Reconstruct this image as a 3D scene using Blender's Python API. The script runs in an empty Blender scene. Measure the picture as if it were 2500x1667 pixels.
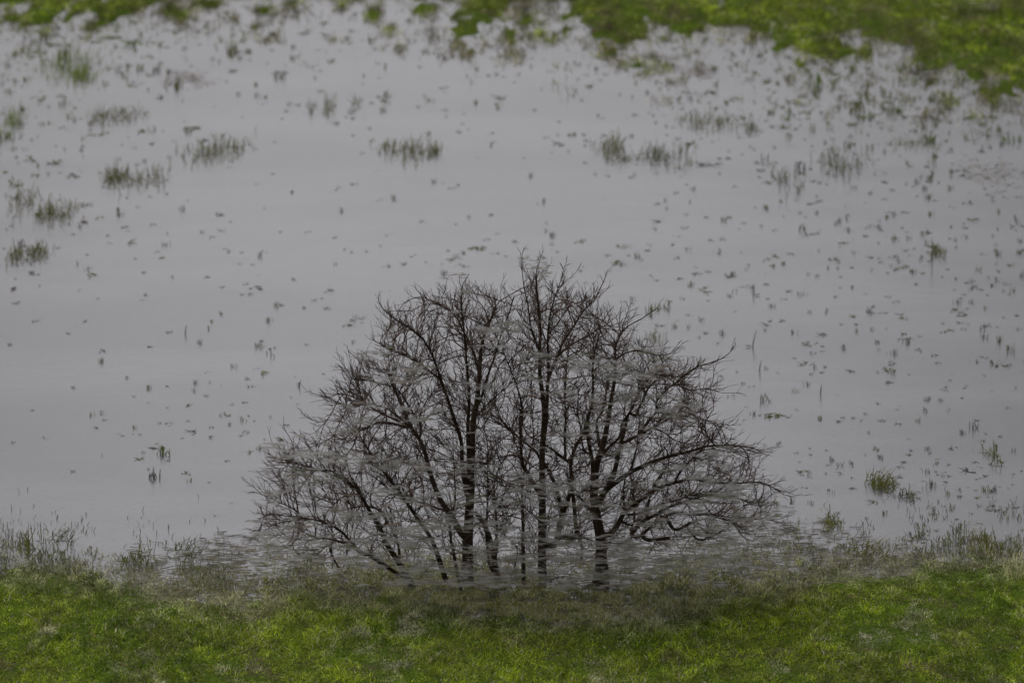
import bpy, math, random
import numpy as np
from mathutils import Vector

random.seed(7); rng = np.random.default_rng(11)
sc = bpy.context.scene
COL = sc.collection
R = math.radians

# ------------------------------------------------------------------ camera numbers
PITCH = R(13.0); CH = 30.7; FOC = 152.0; K = 36.0 / FOC / 2500.0
YT = 105.8                                                     # the reflected tree is built standing here
cp, sp = math.cos(PITCH), math.sin(PITCH)
def rays(px, py):
    px = np.asarray(px, float); py = np.asarray(py, float)
    u = (px - 1250) * K; v = (833.5 - py) * K
    return np.stack([u, cp + v * sp, -sp + v * cp], -1)
def ground(px, py, z=0.0):
    d = rays(px, py); t = (z - CH) / d[..., 2]
    p = d * t[..., None]; p[..., 2] = z; return p
def at_depth(px, py, Y):
    d = rays(px, py); t = np.asarray(Y) / d[..., 1]
    p = d * t[..., None]; p[..., 2] += CH; return p

# ------------------------------------------------------------------ noise
def hash2(i, j, s):
    n = (i.astype(np.int64) * 374761393 + j.astype(np.int64) * 668265263 + s * 974634777) & 0x7fffffff
    n = ((n ^ (n >> 13)) * 1274126177) & 0x7fffffff
    n = (n ^ (n >> 16)) & 0xffffff
    return n / float(0xffffff)
def vnoise(x, y, s=0):
    i = np.floor(x); j = np.floor(y); fx = x - i; fy = y - j
    fx = fx * fx * (3 - 2 * fx); fy = fy * fy * (3 - 2 * fy)
    i = i.astype(np.int64); j = j.astype(np.int64)
    a = hash2(i, j, s); b = hash2(i + 1, j, s); c = hash2(i, j + 1, s); d = hash2(i + 1, j + 1, s)
    return (a * (1 - fx) + b * fx) * (1 - fy) + (c * (1 - fx) + d * fx) * fy
def fbm(x, y, s=0, o=4):
    r = 0; a = .5; t = 0
    for k in range(o):
        r = r + a * vnoise(x * 2 ** k, y * 2 ** k, s + k * 17); t += a; a *= .55
    return r / t * 2 - 1                                       # about -1..1

# ------------------------------------------------------------------ shore lines (water / meadow)
NEAR = [(-600, 1370), (0, 1372), (130, 1385), (250, 1400), (420, 1432), (640, 1462), (760, 1425), (870, 1440), (1000, 1440), (1150, 1470),
        (1300, 1490), (1500, 1505), (1640, 1470), (1790, 1425), (1900, 1425), (2010, 1390), (2150, 1372), (2260, 1352),
        (2400, 1345), (2500, 1350), (3100, 1350)]
FAR = [(-600, 60), (0, 52), (120, 72), (300, 66), (400, 30), (600, 12), (700, 34), (900, 30), (1020, 46), (1150, 62), (1300, 70), (1420, 95), (1560, 120), (1680, 120),
       (1740, 95), (1830, 105), (1890, 180), (1980, 210), (2050, 190), (2200, 215), (2330, 245), (2500, 280), (3100, 300)]
n_ = ground([p[0] for p in NEAR], [p[1] for p in NEAR]); f_ = ground([p[0] for p in FAR], [p[1] for p in FAR])
def shore(x, y):
    """metres onto land (positive) from whichever shore is nearer"""
    a = np.interp(x, n_[:, 0], n_[:, 1]) - y
    b = y - np.interp(x, f_[:, 0], f_[:, 1])
    return np.maximum(a, b * .55)
def SINK(y): return np.where(y > 140, .11, .04)               # the turf stands in water before the soil shows
def height(x, y):
    s = shore(x, y)
    near = fbm(x * .9, y * .45, 5) * 1.1 + fbm(x * 3.1, y * 1.6, 9, 3) * .5
    farw = fbm(x * .45, y * .11, 6) * 7.5 + fbm(x * 1.6, y * .3, 19, 4) * 8.0
    wob = np.where(y > 140, farw, near)
    s = np.where(y > 140, s * .8, s)
    h = np.clip((s + wob) * .045, -.3, .35)
    h = h + .03 * fbm(x * 2.5, y * 2.5, 40, 3) - SINK(y)
    hill = np.maximum(0, 84 - y); h = h + .30 * hill * hill / (hill + 22)
    side = np.maximum(0, np.abs(x) - 75); far = np.maximum(0, y - 300)
    h = h + np.minimum(side * .01, 2) + np.minimum(far * .004, 6)
    return np.minimum(h, 28.5)

# ------------------------------------------------------------------ helpers
def link(name, me, mat=None, parent=None):
    o = bpy.data.objects.new(name, me); COL.objects.link(o)
    if mat: me.materials.append(mat)
    if parent: o.parent = parent
    return o
def tag(o, label=None, cat=None, group=None, kind=None):
    if label: o['label'] = label
    if cat: o['category'] = cat
    if group: o['group'] = group
    if kind: o['kind'] = kind
    return o
def mesh_np(name, V, loops, sizes, col=None, smooth=False):
    me = bpy.data.meshes.new(name)
    V = np.asarray(V, np.float32); loops = np.asarray(loops, np.int32); sizes = np.asarray(sizes, np.int32)
    me.vertices.add(len(V)); me.vertices.foreach_set('co', V.ravel())
    me.loops.add(len(loops)); me.loops.foreach_set('vertex_index', loops)
    st = np.zeros(len(sizes), np.int32); st[1:] = np.cumsum(sizes)[:-1]
    me.polygons.add(len(sizes)); me.polygons.foreach_set('loop_start', st)
    me.polygons.foreach_set('loop_total', sizes)
    me.update(calc_edges=True)
    if smooth: me.polygons.foreach_set('use_smooth', np.ones(len(sizes), bool))
    if col is not None:
        a = me.color_attributes.new('tint', 'FLOAT_COLOR', 'POINT')
        c = np.ones((len(V), 4), np.float32); c[:, :3] = col; a.data.foreach_set('color', c.ravel())
    return me
def blades(name, P, D, B, W, C, origin=None):
    """N leaf blades: base P, direction*length D, bend B (tip offset), half width vector W, colour C"""
    P = np.asarray(P, float); n = len(P)
    if origin is not None: P = P - np.asarray(origin)
    M = P + D * .5 + B * .22; T = P + D + B
    V = np.empty((n, 5, 3)); V[:, 0] = P - W; V[:, 1] = P + W; V[:, 2] = M + W * .85; V[:, 3] = M - W * .85; V[:, 4] = T
    b = (np.arange(n) * 5)[:, None]
    L = np.concatenate([b + 0, b + 1, b + 2, b + 3, b + 3, b + 2, b + 4], 1).ravel()
    S = np.tile([4, 3], n)
    return mesh_np(name, V.reshape(-1, 3), L, S, np.repeat(C, 5, axis=0))

# ------------------------------------------------------------------ materials
def new_mat(name):
    m = bpy.data.materials.new(name); m.use_nodes = True
    nt = m.node_tree; b = nt.nodes['Principled BSDF']; return m, nt, b
def blade_mat(name, rough=.7, trans=.25):
    m, nt, b = new_mat(name)
    a = nt.nodes.new('ShaderNodeAttribute'); a.attribute_name = 'tint'
    nt.links.new(a.outputs['Color'], b.inputs['Base Color'])
    b.inputs['Roughness'].default_value = rough; b.inputs['Specular IOR Level'].default_value = .04
    t = nt.nodes.new('ShaderNodeBsdfTranslucent'); nt.links.new(a.outputs['Color'], t.inputs['Color'])
    mx = nt.nodes.new('ShaderNodeMixShader'); mx.inputs[0].default_value = trans
    nt.links.new(b.outputs[0], mx.inputs[1]); nt.links.new(t.outputs[0], mx.inputs[2])
    nt.links.new(mx.outputs[0], nt.nodes['Material Output'].inputs['Surface'])
    return m
M_BLADE = blade_mat('grass_blades')
M_WISP = blade_mat('pale_grass_and_ripples', .8, .5)  # shared by the lying stems and the added crown streaks

def noise_node(nt, scale, detail=4, vec=None, rough=.55):
    n = nt.nodes.new('ShaderNodeTexNoise'); n.inputs['Scale'].default_value = scale
    n.inputs['Detail'].default_value = detail; n.inputs['Roughness'].default_value = rough
    if vec: nt.links.new(vec, n.inputs['Vector'])
    return n
def ramp(nt, fac, stops):
    r = nt.nodes.new('ShaderNodeValToRGB'); e = r.color_ramp.elements
    while len(e) < len(stops): e.new(.5)
    for k, (p, c) in enumerate(stops): e[k].position = p; e[k].color = (*c, 1)
    nt.links.new(fac, r.inputs[0]); return r

M_GROUND, nt, b = new_mat('meadow_soil')
tc = nt.nodes.new('ShaderNodeTexCoord')
n1 = noise_node(nt, .6, 5, tc.outputs['Object']); n2 = noise_node(nt, 9, 4, tc.outputs['Object'])
r1 = ramp(nt, n1.outputs['Fac'], [(.34, (.075, .066, .036)), (.45, (.055, .080, .015)), (.68, (.070, .115, .010))])
r2 = ramp(nt, n2.outputs['Fac'], [(.3, (.35, .35, .35)), (.7, (1, 1, 1))])
mx = nt.nodes.new('ShaderNodeMix'); mx.data_type = 'RGBA'; mx.blend_type = 'MULTIPLY'; mx.inputs[0].default_value = 1
nt.links.new(r1.outputs[0], mx.inputs[6]); nt.links.new(r2.outputs[0], mx.inputs[7]); nt.links.new(mx.outputs[2], b.inputs['Base Color'])
b.inputs['Roughness'].default_value = .95; b.inputs['Specular IOR Level'].default_value = .0
bp = nt.nodes.new('ShaderNodeBump'); bp.inputs['Strength'].default_value = .6; bp.inputs['Distance'].default_value = .05
nt.links.new(n2.outputs['Fac'], bp.inputs['Height']); nt.links.new(bp.outputs[0], b.inputs['Normal'])

M_WATER, nt, b = new_mat('silty_flood_water')
tc = nt.nodes.new('ShaderNodeTexCoord')
mp = nt.nodes.new('ShaderNodeMapping'); mp.inputs['Scale'].default_value = (.5, 1.2, 1); nt.links.new(tc.outputs['Object'], mp.inputs[0])
nA = noise_node(nt, .12, 3, mp.outputs[0])
rA = ramp(nt, nA.outputs['Fac'], [(.40, (.046, .045, .048)), (.60, (.068, .066, .070))])
nt.links.new(rA.outputs[0], b.inputs['Base Color'])
b.inputs['Roughness'].default_value = .06; b.inputs['IOR'].default_value = 1.33; b.inputs['Specular IOR Level'].default_value = .34
nB = noise_node(nt, 22, 3, mp.outputs[0], .7); nC = noise_node(nt, 1.6, 2, mp.outputs[0])
ad = nt.nodes.new('ShaderNodeMath'); ad.operation = 'MULTIPLY_ADD'; ad.inputs[1].default_value = .35
nt.links.new(nB.outputs['Fac'], ad.inputs[0]); nt.links.new(nC.outputs['Fac'], ad.inputs[2])
bp = nt.nodes.new('ShaderNodeBump'); bp.inputs['Strength'].default_value = .8; bp.inputs['Distance'].default_value = .014
nt.links.new(ad.outputs[0], bp.inputs['Height']); nt.links.new(bp.outputs[0], b.inputs['Normal'])

M_BARK, nt, b = new_mat('wet_bark')
tc = nt.nodes.new('ShaderNodeTexCoord')
n1 = noise_node(nt, 2.2, 5, tc.outputs['Object']); n2 = noise_node(nt, 30, 4, tc.outputs['Object'])
r1 = ramp(nt, n1.outputs['Fac'], [(.38, (.036, .023, .014)), (.55, (.050, .032, .019)), (.7, (.052, .046, .020))])
nt.links.new(r1.outputs[0], b.inputs['Base Color']); b.inputs['Roughness'].default_value = .85
b.inputs['Specular IOR Level'].default_value = .2
bp = nt.nodes.new('ShaderNodeBump'); bp.inputs['Strength'].default_value = .7; bp.inputs['Distance'].default_value = .02
nt.links.new(n2.outputs['Fac'], bp.inputs['Height']); nt.links.new(bp.outputs[0], b.inputs['Normal'])
M_TWIG, nt, b = new_mat('twig_bark')
tc = nt.nodes.new('ShaderNodeTexCoord'); n1 = noise_node(nt, 1.1, 3, tc.outputs['Object'])
r1 = ramp(nt, n1.outputs['Fac'], [(.4, (.058, .036, .026)), (.6, (.080, .044, .034))])
nt.links.new(r1.outputs[0], b.inputs['Base Color']); b.inputs['Roughness'].default_value = .8
b.inputs['Specular IOR Level'].default_value = .2

# ------------------------------------------------------------------ ground and water
def axis(lo, hi, step, ends):
    a = np.arange(lo, hi + 1e-6, step)
    return np.concatenate([[-e for e in ends[::-1]] if lo < 0 else [], a, ends]) if lo < 0 else a
xs = np.concatenate([[-3500, -1800, -900, -450, -220, -130, -95, -75, -60], np.arange(-48, 48.01, .35), [60, 75, 95, 130, 220, 450, 900, 1800, 3500]])
ys = np.concatenate([[-1500, -600, -250, -100, -40, -15], np.arange(0, 84, 4), np.arange(84, 245, .45), [255, 270, 300, 350, 450, 700, 1200, 2500, 5000]])
X, Y = np.meshgrid(xs, ys); Z = height(X, Y)
nx, ny = len(xs), len(ys)
i = (np.arange(ny - 1)[:, None] * nx + np.arange(nx - 1)[None, :]).ravel()
gl = np.stack([i, i + 1, i + nx + 1, i + nx], 1).ravel()
me = mesh_np('ground', np.stack([X, Y, Z], -1).reshape(-1, 3), gl, np.full(len(i), 4), smooth=True)
tag(link('ground', me, M_GROUND), 'soft wet meadow ground under the grass', kind='structure')
wv = [(-110, 80, 0), (110, 80, 0), (110, 330, 0), (-110, 330, 0)]
me = mesh_np('flood_water', wv, [0, 1, 2, 3], [4])
tag(link('flood_water', me, M_WATER), 'still grey flood water covering the middle of the meadow', kind='structure')

# ------------------------------------------------------------------ grass colours
BRIGHT = np.array([.225, .290, .018]); DEEP = np.array([.095, .150, .012]); OLIVE = np.array([.165, .170, .040])
STRAW = np.array([.36, .33, .23]); GREYB = np.array([.25, .225, .195]); RUST = np.array([.15, .085, .05])
def mixc(a, b, t): return a * (1 - t[:, None]) + b * t[:, None]
def grass_colour(x, y, h, wet=0.0):
    n = len(x); k = np.clip(.5 + .9 * fbm(x * .55, y * .3, 60), 0, 1); q = fbm(x * .8 + 31, y * .42, 71); r = rng.random(n)
    fine = fbm(x * 4.2, y * 1.5, 101, 3)
    c = mixc(np.tile(DEEP, (n, 1)), np.tile(BRIGHT * 1.25, (n, 1)), np.clip(k * 1.1 + fine * .8 + (r - .5) * .5, 0, 1))
    c = mixc(c, np.tile(OLIVE, (n, 1)), np.clip(.25 + .8 * fbm(x * 1.3, y * .7, 88) + .3 * (rng.random(n) - .5), 0, 1))
    dead = np.clip((q - .30) * 3.0 + fine * .8 + (rng.random(n) - .5) * .5, 0, .85)
    dead = np.maximum(dead, np.clip(.95 - h * 7.0 + fine * .5, 0, .95) * (.55 + .45 * rng.random(n)))
    gy = .55 + .25 * fine
    d = mixc(np.tile(np.array([.37, .36, .28]), (n, 1)), np.tile(STRAW, (n, 1)), np.clip(rng.random(n) * .9 + gy - .5, 0, 1))
    c = mixc(c, d, dead)
    s = rng.random(n) < .09
    c[s] = STRAW * .9; s = rng.random(n) < .02; c[s] = RUST
    c = c * np.clip(1 + .55 * fine, .5, 1.5)[:, None]
    return c * (.55 + 1.05 * rng.random((n, 1)) ** 1.4)

def grass_field(name, label, x0, x1, y0, y1, per, L, W, side):
    n = int((x1 - x0) * (y1 - y0) * per)
    x = rng.uniform(x0, x1, n); y = rng.uniform(y0, y1, n)
    keep = np.abs(x) < y * .1235 + 4.0
    x, y = x[keep], y[keep]
    s = shore(x, y); keep = s > -9; x, y = x[keep], y[keep]
    h = height(x, y)
    wet = .24 if side > 0 else .11
    g_ = h; h = h + SINK(y)
    p = np.clip((h + wet) / (wet + .03), 0, 1) ** 1.8
    if side > 0: p = p * np.clip(.5 + 1.6 * fbm(x * 1.1, y * .35, 27, 3) + h * 2.5, .12, 1)
    p = p * np.clip(.75 + .6 * fbm(x * 1.7, y * .9, 23, 3), .25, 1)
    keep = rng.random(len(x)) < p; x, y, h, g_ = x[keep], y[keep], h[keep], g_[keep]
    n = len(x)
    z = np.maximum(g_, 0) - .01
    az = rng.uniform(0, 2 * math.pi, n); lean = rng.uniform(.15, 1.3, n) ** 1.0
    ln = L * rng.uniform(.5, 1.5, n) * np.clip(.8 + .5 * fbm(x * .7, y * .4, 33, 3), .4, 1.4)
    clump = fbm(x * 2.3, y * 1.2, 45, 2); ln *= np.clip(1 + clump * .8, .5, 1.8) * np.where(rng.random(n) < .06, 2.0, 1)
    D = np.stack([np.cos(az) * np.sin(lean), np.sin(az) * np.sin(lean), np.cos(lean)], -1) * ln[:, None]
    B = np.stack([np.cos(az), np.sin(az), -np.ones(n) * 1.1], -1) * (ln * rng.uniform(.1, .5, n))[:, None]
    a2 = rng.uniform(-.9, .9, n); w = W * rng.uniform(.6, 1.4, n) * .5
    Wv = np.stack([np.cos(a2), np.sin(a2), np.zeros(n)], -1) * w[:, None]
    C = grass_colour(x, y, h)
    if side > 0:                                               # the far bank is duller and browner
        t = np.clip(.22 + 1.2 * fbm(x * .7, y * .2, 140, 4) + .3 * (rng.random(n) - .5), 0, .75); C = mixc(C, np.tile(np.array([.16, .135, .075]), (n, 1)), t) * (.65 + .7 * rng.random((n, 1))) * np.clip(1 + .9 * fbm(x * 1.6, y * .45, 150, 3), .35, 1.8)[:, None]
    print(name, n)
    me = blades(name, np.stack([x, y, z], -1), D, B, Wv, C)
    tag(link(name, me, M_BLADE), label, 'grass', kind='stuff')
grass_field('near_grass', 'dense green and straw coloured meadow grass along the near edge of the water', -18, 18, 91, 116, 760, .14, .019, -1)
grass_field('far_grass', 'blurred green and brown grass on the far bank beyond the water', -34, 34, 150, 232, 120, .24, .034, 1)

# ------------------------------------------------------------------ stems lying on the water, specks and sprigs
def dens_specks(px, py):
    d = .085 * np.exp(-((py - 560) / 420.) ** 2) * (.4 + .6 * vnoise(px / 160., py / 90., 3))
    top = np.clip((430 - py) / 330., 0, 1); left = np.clip((700 - px) / 600., 0, 1); right = np.clip((px - 1350) / 700., 0, 1)
    d = d + top * (.22 + .75 * left + .85 * right) * (.25 + 1.1 * vnoise(px / 110., py / 60., 8) ** 1.3)
    d = d + .45 * left * np.exp(-((py - 480) / 200.) ** 2) * vnoise(px / 90., py / 70., 12)
    d = d + .42 * right * np.exp(-((py - 640) / 420.) ** 2) * vnoise(px / 100., py / 60., 14)
    d = d + 1.1 * np.clip((px - 1700) / 400., 0, 1) * np.exp(-((py - 230) / 75.) ** 2) + .5 * np.exp(-((py - 70) / 60.) ** 2) * vnoise(px / 80., py / 40., 18)
    d = d + .3 * np.clip((px - 1750) / 500., 0, 1) * np.clip((py - 950) / 250., 0, 1)
    d = d + .2 * np.exp(-(((px - 1230) / 260.) ** 2 + ((py - 640) / 50.) ** 2))
    d = d + .25 * np.exp(-(((px - 560) / 230.) ** 2 + ((py - 1050) / 120.) ** 2))
    return np.clip(d, 0, 1)
def sprigs(name, label, N, seed):
    g = np.random.default_rng(seed)
    px = g.uniform(-150, 2650, N); py = g.uniform(-10, 1420, N)
    k = g.random(N) < dens_specks(px, py) * .62
    px, py = px[k], py[k]; G = ground(px, py)
    P, D, B, W, C = [], [], [], [], []
    for q, a, bb in zip(G, px, py):
        m = int(g.integers(4, 13)); sz = float(g.uniform(.28, .72)) * (1.0 if g.random() > .12 else 1.9)
        up = g.random() < .30
        base = DEEP * .9 if g.random() < .25 else (OLIVE * .55 if g.random() < .55 else np.array([.11, .10, .09]))
        if bb > 900: sz *= .75
        edge = min(1, max(0, (480 - bb) / 300.)) * max(min(1, max(0, (800 - a) / 500.)), min(1, max(0, (a - 1500) / 500.)))
        if g.random() < edge * .6: sz *= 1.0 + g.random() ** 2 * 1.5; up = g.random() < .6; m = max(3, int(m * .8)); base = DEEP * 1.1 if g.random() < .5 else OLIVE * .75
        for _ in range(m):
            o = np.array([g.normal() * .095 * sz, g.normal() * .16 * sz, .0])
            if up: d = np.array([g.normal() * .05, g.normal() * .05, g.uniform(.10, .30)]) * sz
            else: d = np.array([g.normal() * .12, g.normal() * .12, g.uniform(.01, .12)]) * sz
            P.append(q + o + [0, 0, .004]); D.append(d); B.append(np.array([g.normal() * .02, 0, -.02 * sz]))
            W.append(np.array([.014 * sz * (1 if up else .7), .0, .012 * sz if not up else 0])); C.append(base * g.uniform(.7, 1.3))
    print(name, len(px))
    me = blades(name, np.array(P), np.array(D), np.array(B), np.array(W), np.array(C))
    tag(link(name, me, M_BLADE), label, 'grass', kind='stuff')
sprigs('floating_sprigs', 'countless small dark sprigs and grass tips poking out of the flood water', 24000, 3)

def lying_stems():
    g = np.random.default_rng(21); P, D, B, W, C = [], [], [], [], []
    def put(px, py, s=1.0, grn=.5, lm=1.0):
        q = ground(px, py, 0.006 + g.random() * .03)
        L = g.uniform(.14, .5) * s * lm; a = g.normal() * .16
        P.append(q); D.append(np.array([math.cos(a), math.sin(a) * 2.0, g.normal() * .012]) * L * g.choice([-1, 1]))
        B.append(np.array([0, g.normal() * .07 * L, g.uniform(-.0, .03)])); W.append(np.array([0, .012, .008]) * g.uniform(.6, 1.3))
        c = np.array([.26, .245, .22]) * (1 - grn) + OLIVE * 1.5 * grn
        if g.random() < .22: c = STRAW * .8
        C.append(c * g.uniform(.55, 1.25))
    for _ in range(15000):                                      # the drowned grass belt in front of the tree and beside it
        px = g.uniform(300, 2300); py = g.uniform(1200, 1500)
        top = np.interp(px, [300, 560, 800, 1250, 1700, 1850, 2100, 2300], [1340, 1280, 1330, 1330, 1260, 1210, 1290, 1340])
        dd = np.clip((py - top) / 90., 0, 1) * (.35 + .9 * vnoise(px / 60., py / 16., 5))
        if g.random() < dd: put(px, py, grn=np.clip((py - 1300) / 200., 0, 1) * .7)
    me = blades('lying_stems', np.array(P), np.array(D), np.array(B), np.array(W), np.array(C))
    print('lying', len(P))
    tag(link('drowned_grass_stems', me, M_WISP), 'grey green grass stems lying flat on the water around the foot of the tree', 'grass', kind='stuff')
lying_stems()

def upright_fringe():
    g = np.random.default_rng(5); P, D, B, W, C = [], [], [], [], []
    for it in range(60000):
        px = g.uniform(-150, 2650) if it < 15000 else float(np.clip(g.normal(1330, 300), 650, 1950)); yn = np.interp(px, [p[0] for p in NEAR], [p[1] for p in NEAR])
        py = yn + 25 - abs(g.normal()) * (62 if it < 15000 else 58)
        if vnoise(np.array([px / (45. if it < 15000 else 26.)]), np.array([py / (30. if it < 15000 else 13.)]), 4)[0] < (.42 if it < 15000 else .30) + .3 * g.random(): continue
        q = ground(px, py, -.01); s = g.uniform(.5, 1.25); a = g.normal() * .3
        P.append(q); D.append(np.array([math.sin(a), g.normal() * .3, 1.0]) * (.17 if it < 15000 else .13) * s); D[-1][0] += 0 if it < 15000 else g.normal() * .09; B.append(np.array([g.normal() * .05, 0, -.03]))
        W.append(np.array([.008, 0, 0]) * g.uniform(.7, 1.3))
        t = g.random(); c = (OLIVE * .65 if t < .5 else (DEEP * 1.1 if t < .75 else GREYB * .8)) if it < 15000 else (OLIVE * 1.9 if t < .5 else (np.array([.58, .57, .47]) if t < .8 else (STRAW * 1.6 if t < .92 else DEEP)))
        C.append(c * g.uniform(.6, 1.3))
    me = blades('shore_blades', np.array(P), np.array(D), np.array(B), np.array(W), np.array(C))
    tag(link('shore_grass', me, M_BLADE), 'thin green grass tips standing out of the water along the near shore', 'grass', kind='stuff')
upright_fringe()

# ------------------------------------------------------------------ single tufts one can point to
def tuft(name, label, px, py, wpx, hpx, kind='green', cat='grass tuft', n=None, group=None):
    """px,py: middle of its foot; wpx/hpx its spread in the photograph turned into metres on the water"""
    g = np.random.default_rng(int(px * 7 + py))
    o = ground(px, py); dist = o[1] * cp + CH * sp; m = K * dist
    w = wpx * m; dep = hpx * m / math.sin(math.atan2(CH, o[1])) * .55; hh = hpx * m
    col = {'green': (DEEP * .95, BRIGHT * .8), 'olive': (OLIVE * .45, OLIVE * .9), 'dark': (DEEP * .6, OLIVE * .4),
           'brown': (RUST * .8, GREYB), 'pale': (STRAW * .6, GREYB * .9)}[kind]
    n = n or int(55 + w * 130); P, D, B, W, C = [], [], [], [], []
    ln_ = (g.normal() * .05, g.normal() * .05)
    cl = [(g.uniform(-.5, .5) * w, g.uniform(-.5, .5) * dep, g.uniform(.5, 1.1)) for _ in range(max(3, int(w / .16)))]
    for _ in range(n):
        c = cl[int(g.integers(len(cl)))]
        flat = kind in ('brown', 'pale') or g.random() < .3
        P.append([c[0] + g.normal() * (.05 + w * .13), c[1] + g.normal() * (.15 + dep * .34), .003 + (g.random() * .05 if kind == 'brown' else 0)])
        if flat: d = [g.normal() * .16, g.normal() * .18, g.uniform(.0, .05)]
        else: d = [ln_[0] + g.normal() * .11, g.normal() * .09, g.uniform(.5, 1.1) * max(.12, min(.40, hh * .62)) * c[2] * (1.5 if g.random() < .12 else 1)]
        D.append(d); B.append([g.normal() * .05, g.normal() * .05, -.02]); W.append([.011 * g.uniform(.6, 1.3), 0, .006 if flat else 0])
        C.append((col[0] + (col[1] - col[0]) * g.random()) * g.uniform(.8, 1.5))
    me = blades(name, np.array(P), np.array(D), np.array(B), np.array(W), np.array(C))
    ob = link(name, me, M_BLADE); ob.location = o
    return tag(ob, label, cat, group)
T = 'tufts of grass standing in the flood water'
TUFTS = [
 (180, 150, 130, 80, 'green', 'big bright green tuft hanging just below the far bank, in the top left corner', 340),
 (205, 190, 70, 40, 'green', 'small green tuft directly in front of the big bright tuft at top left', None),
 (42, 300, 55, 60, 'green', 'dark green tuft at the left edge level with the wide low clump', 130),
 (285, 285, 110, 40, 'olive', 'wide low grey green clump right of the left edge tuft', 170),
 (525, 365, 130, 55, 'olive', 'olive tuft with two humps alone in the water at upper left', 230),
 (285, 435, 55, 50, 'olive', 'small upright olive tuft left of the cluster with the tall bright stem', None),
 (350, 440, 90, 50, 'olive', 'loose cluster of short stems ending in one tall stem on its right', 130),
 (142, 515, 75, 50, 'olive', 'dense olive brown tuft nearest the left edge below the upper clumps', 190),
 (58, 490, 35, 75, 'olive', 'narrow upright tuft beside the dense olive brown one', 80),
 (68, 625, 70, 40, 'olive', 'ragged tuft low on the left edge with a trailing side shoot', None),
 (812, 268, 36, 60, 'olive', 'pair of tall yellowish stems standing close together above the open water', 60),
 (770, 262, 30, 35, 'dark', 'small dark tuft just left of the pair of tall yellowish stems', 35),
 (867, 255, 26, 32, 'dark', 'small thin tuft just right of the pair of tall yellowish stems', 28),
 (935, 240, 22, 26, 'dark', 'single short dark shoot at the right end of the yellowish stem row', 28),
 (975, 370, 120, 55, 'olive', 'broad loose tuft above the gap between the two tree tops', 210),
 (1072, 372, 36, 36, 'olive', 'compact brown green knob at the right end of the broad loose tuft', 70),
 (1490, 362, 80, 50, 'olive', 'olive tuft right of the open water with long stems trailing to its left', 130),
 (1525, 388, 55, 36, 'olive', 'smaller tuft touching the right side of the trailing stemmed tuft', 60),
 (1640, 385, 100, 50, 'dark', 'dark low clump between the trailing stemmed tuft and the right bank', 170),
 (1735, 300, 150, 45, 'olive', 'long straggling row of olive shoots below the right bank', 170),
 (1845, 312, 36, 30, 'dark', 'dark knob ending the long straggling row on its right', 50),
 (1928, 445, 50, 55, 'dark', 'thin cross shaped shoots standing alone at right of the open water', 50),
 (2075, 400, 120, 60, 'dark', 'scattered dark clump with one brown leaf below the right bank', 150),
 (2230, 350, 120, 26, 'olive', 'flat stem with one upright shoot lying below the bank at far right', 90),
 (2420, 420, 130, 80, 'pale', 'pale brown ring of matted stems near the right edge', 260),
 (2168, 1180, 66, 45, 'olive', 'dense spiky tuft with one tall stem in the water right of the crown', 150),
 (2022, 1272, 56, 40, 'olive', 'broad cup shaped tuft near the right tips of the lowest branches', 110),
 (2425, 1112, 24, 36, 'olive', 'small brown green tuft at the right above the bank', 40),
 (1592, 826, 36, 30, 'olive', 'little green tuft just above the right shoulder of the crown', 45),
 (62, 1345, 60, 60, 'olive', 'arching pale green tuft at the left edge just above the near bank', 70),
 (140, 1318, 60, 40, 'dark', 'short dark tuft right of the arching tuft by the near bank', 60),
 (320, 1362, 70, 40, 'olive', 'low olive tuft at left standing close to the near bank', 60),
 (450, 1345, 60, 32, 'dark', 'low tuft between the near bank and the left branch tips', 60),
 (2085, 1340, 90, 40, 'olive', 'row of thin shoots in the water right of the leafless tree', 90),
 (2400, 1335, 80, 60, 'olive', 'tall ragged tuft rising beside the bank at the right edge', 110),
 (2225, 1215, 50, 24, 'dark', 'small dark flat tuft right of the dense spiky one', 30),
]
for (px, py, w, h, k, lab, n) in TUFTS:
    tuft('grass_tuft', lab, px, py, w, h, k, 'grass tuft', n, T)
MATS = [(465, 197, 100, 34, 'brown', 'oval mat of light brown dead leaves floating at upper left', 230),
        (578, 122, 40, 26, 'olive', 'small square mat of olive leaves floating right of the brown one', 90),
        (1690, 175, 90, 32, 'brown', 'reddish brown patch of rotting stems by the right bank', 200),
        (1595, 142, 100, 14, 'brown', 'thin dark red line of rotting stems at the edge of the right bank', 120)]
for (px, py, w, h, k, lab, n) in MATS:
    tuft('leaf_mat', lab, px, py, w, h, k, 'leaf mat', n, 'mats of dead leaves floating on the water')
# floating flat sprigs and dead leaves
def flat_sprig(label, px, py, wpx):
    g = np.random.default_rng(int(px)); o = ground(px, py); m = K * (o[1] * cp + CH * sp); w = wpx * m
    P, D, B, W, C = [], [], [], [], []
    for k in range(26):
        row = g.choice([-.14, .02, .2])
        P.append([g.normal() * .26 * w, row + g.normal() * .05, .006]); D.append([w * g.uniform(-.3, .3), g.normal() * .12, .01]); B.append([0, g.normal() * .05, .01])
        W.append([0, .03, .008]); C.append(OLIVE * g.uniform(.25, .5))
    for _ in range(9):
        P.append([g.uniform(-.5, .5) * w, g.normal() * .1, 0]); D.append([g.normal() * .06, g.normal() * .05, g.uniform(.03, .12)]); B.append([g.normal() * .03, 0, 0]); W.append([.012, 0, 0]); C.append(OLIVE * .4)
    me = blades('floating_sprig', np.array(P), np.array(D), np.array(B), np.array(W), np.array(C))
    ob = link('floating_sprig', me, M_BLADE); ob.location = o; tag(ob, label, 'sprig', 'flat sprigs floating on open water')
flat_sprig('flat two stemmed sprig floating just above the tree top', 1165, 608, 46)
flat_sprig('long flat sprig floating in open water right of the crown', 1888, 1016, 70)
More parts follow.
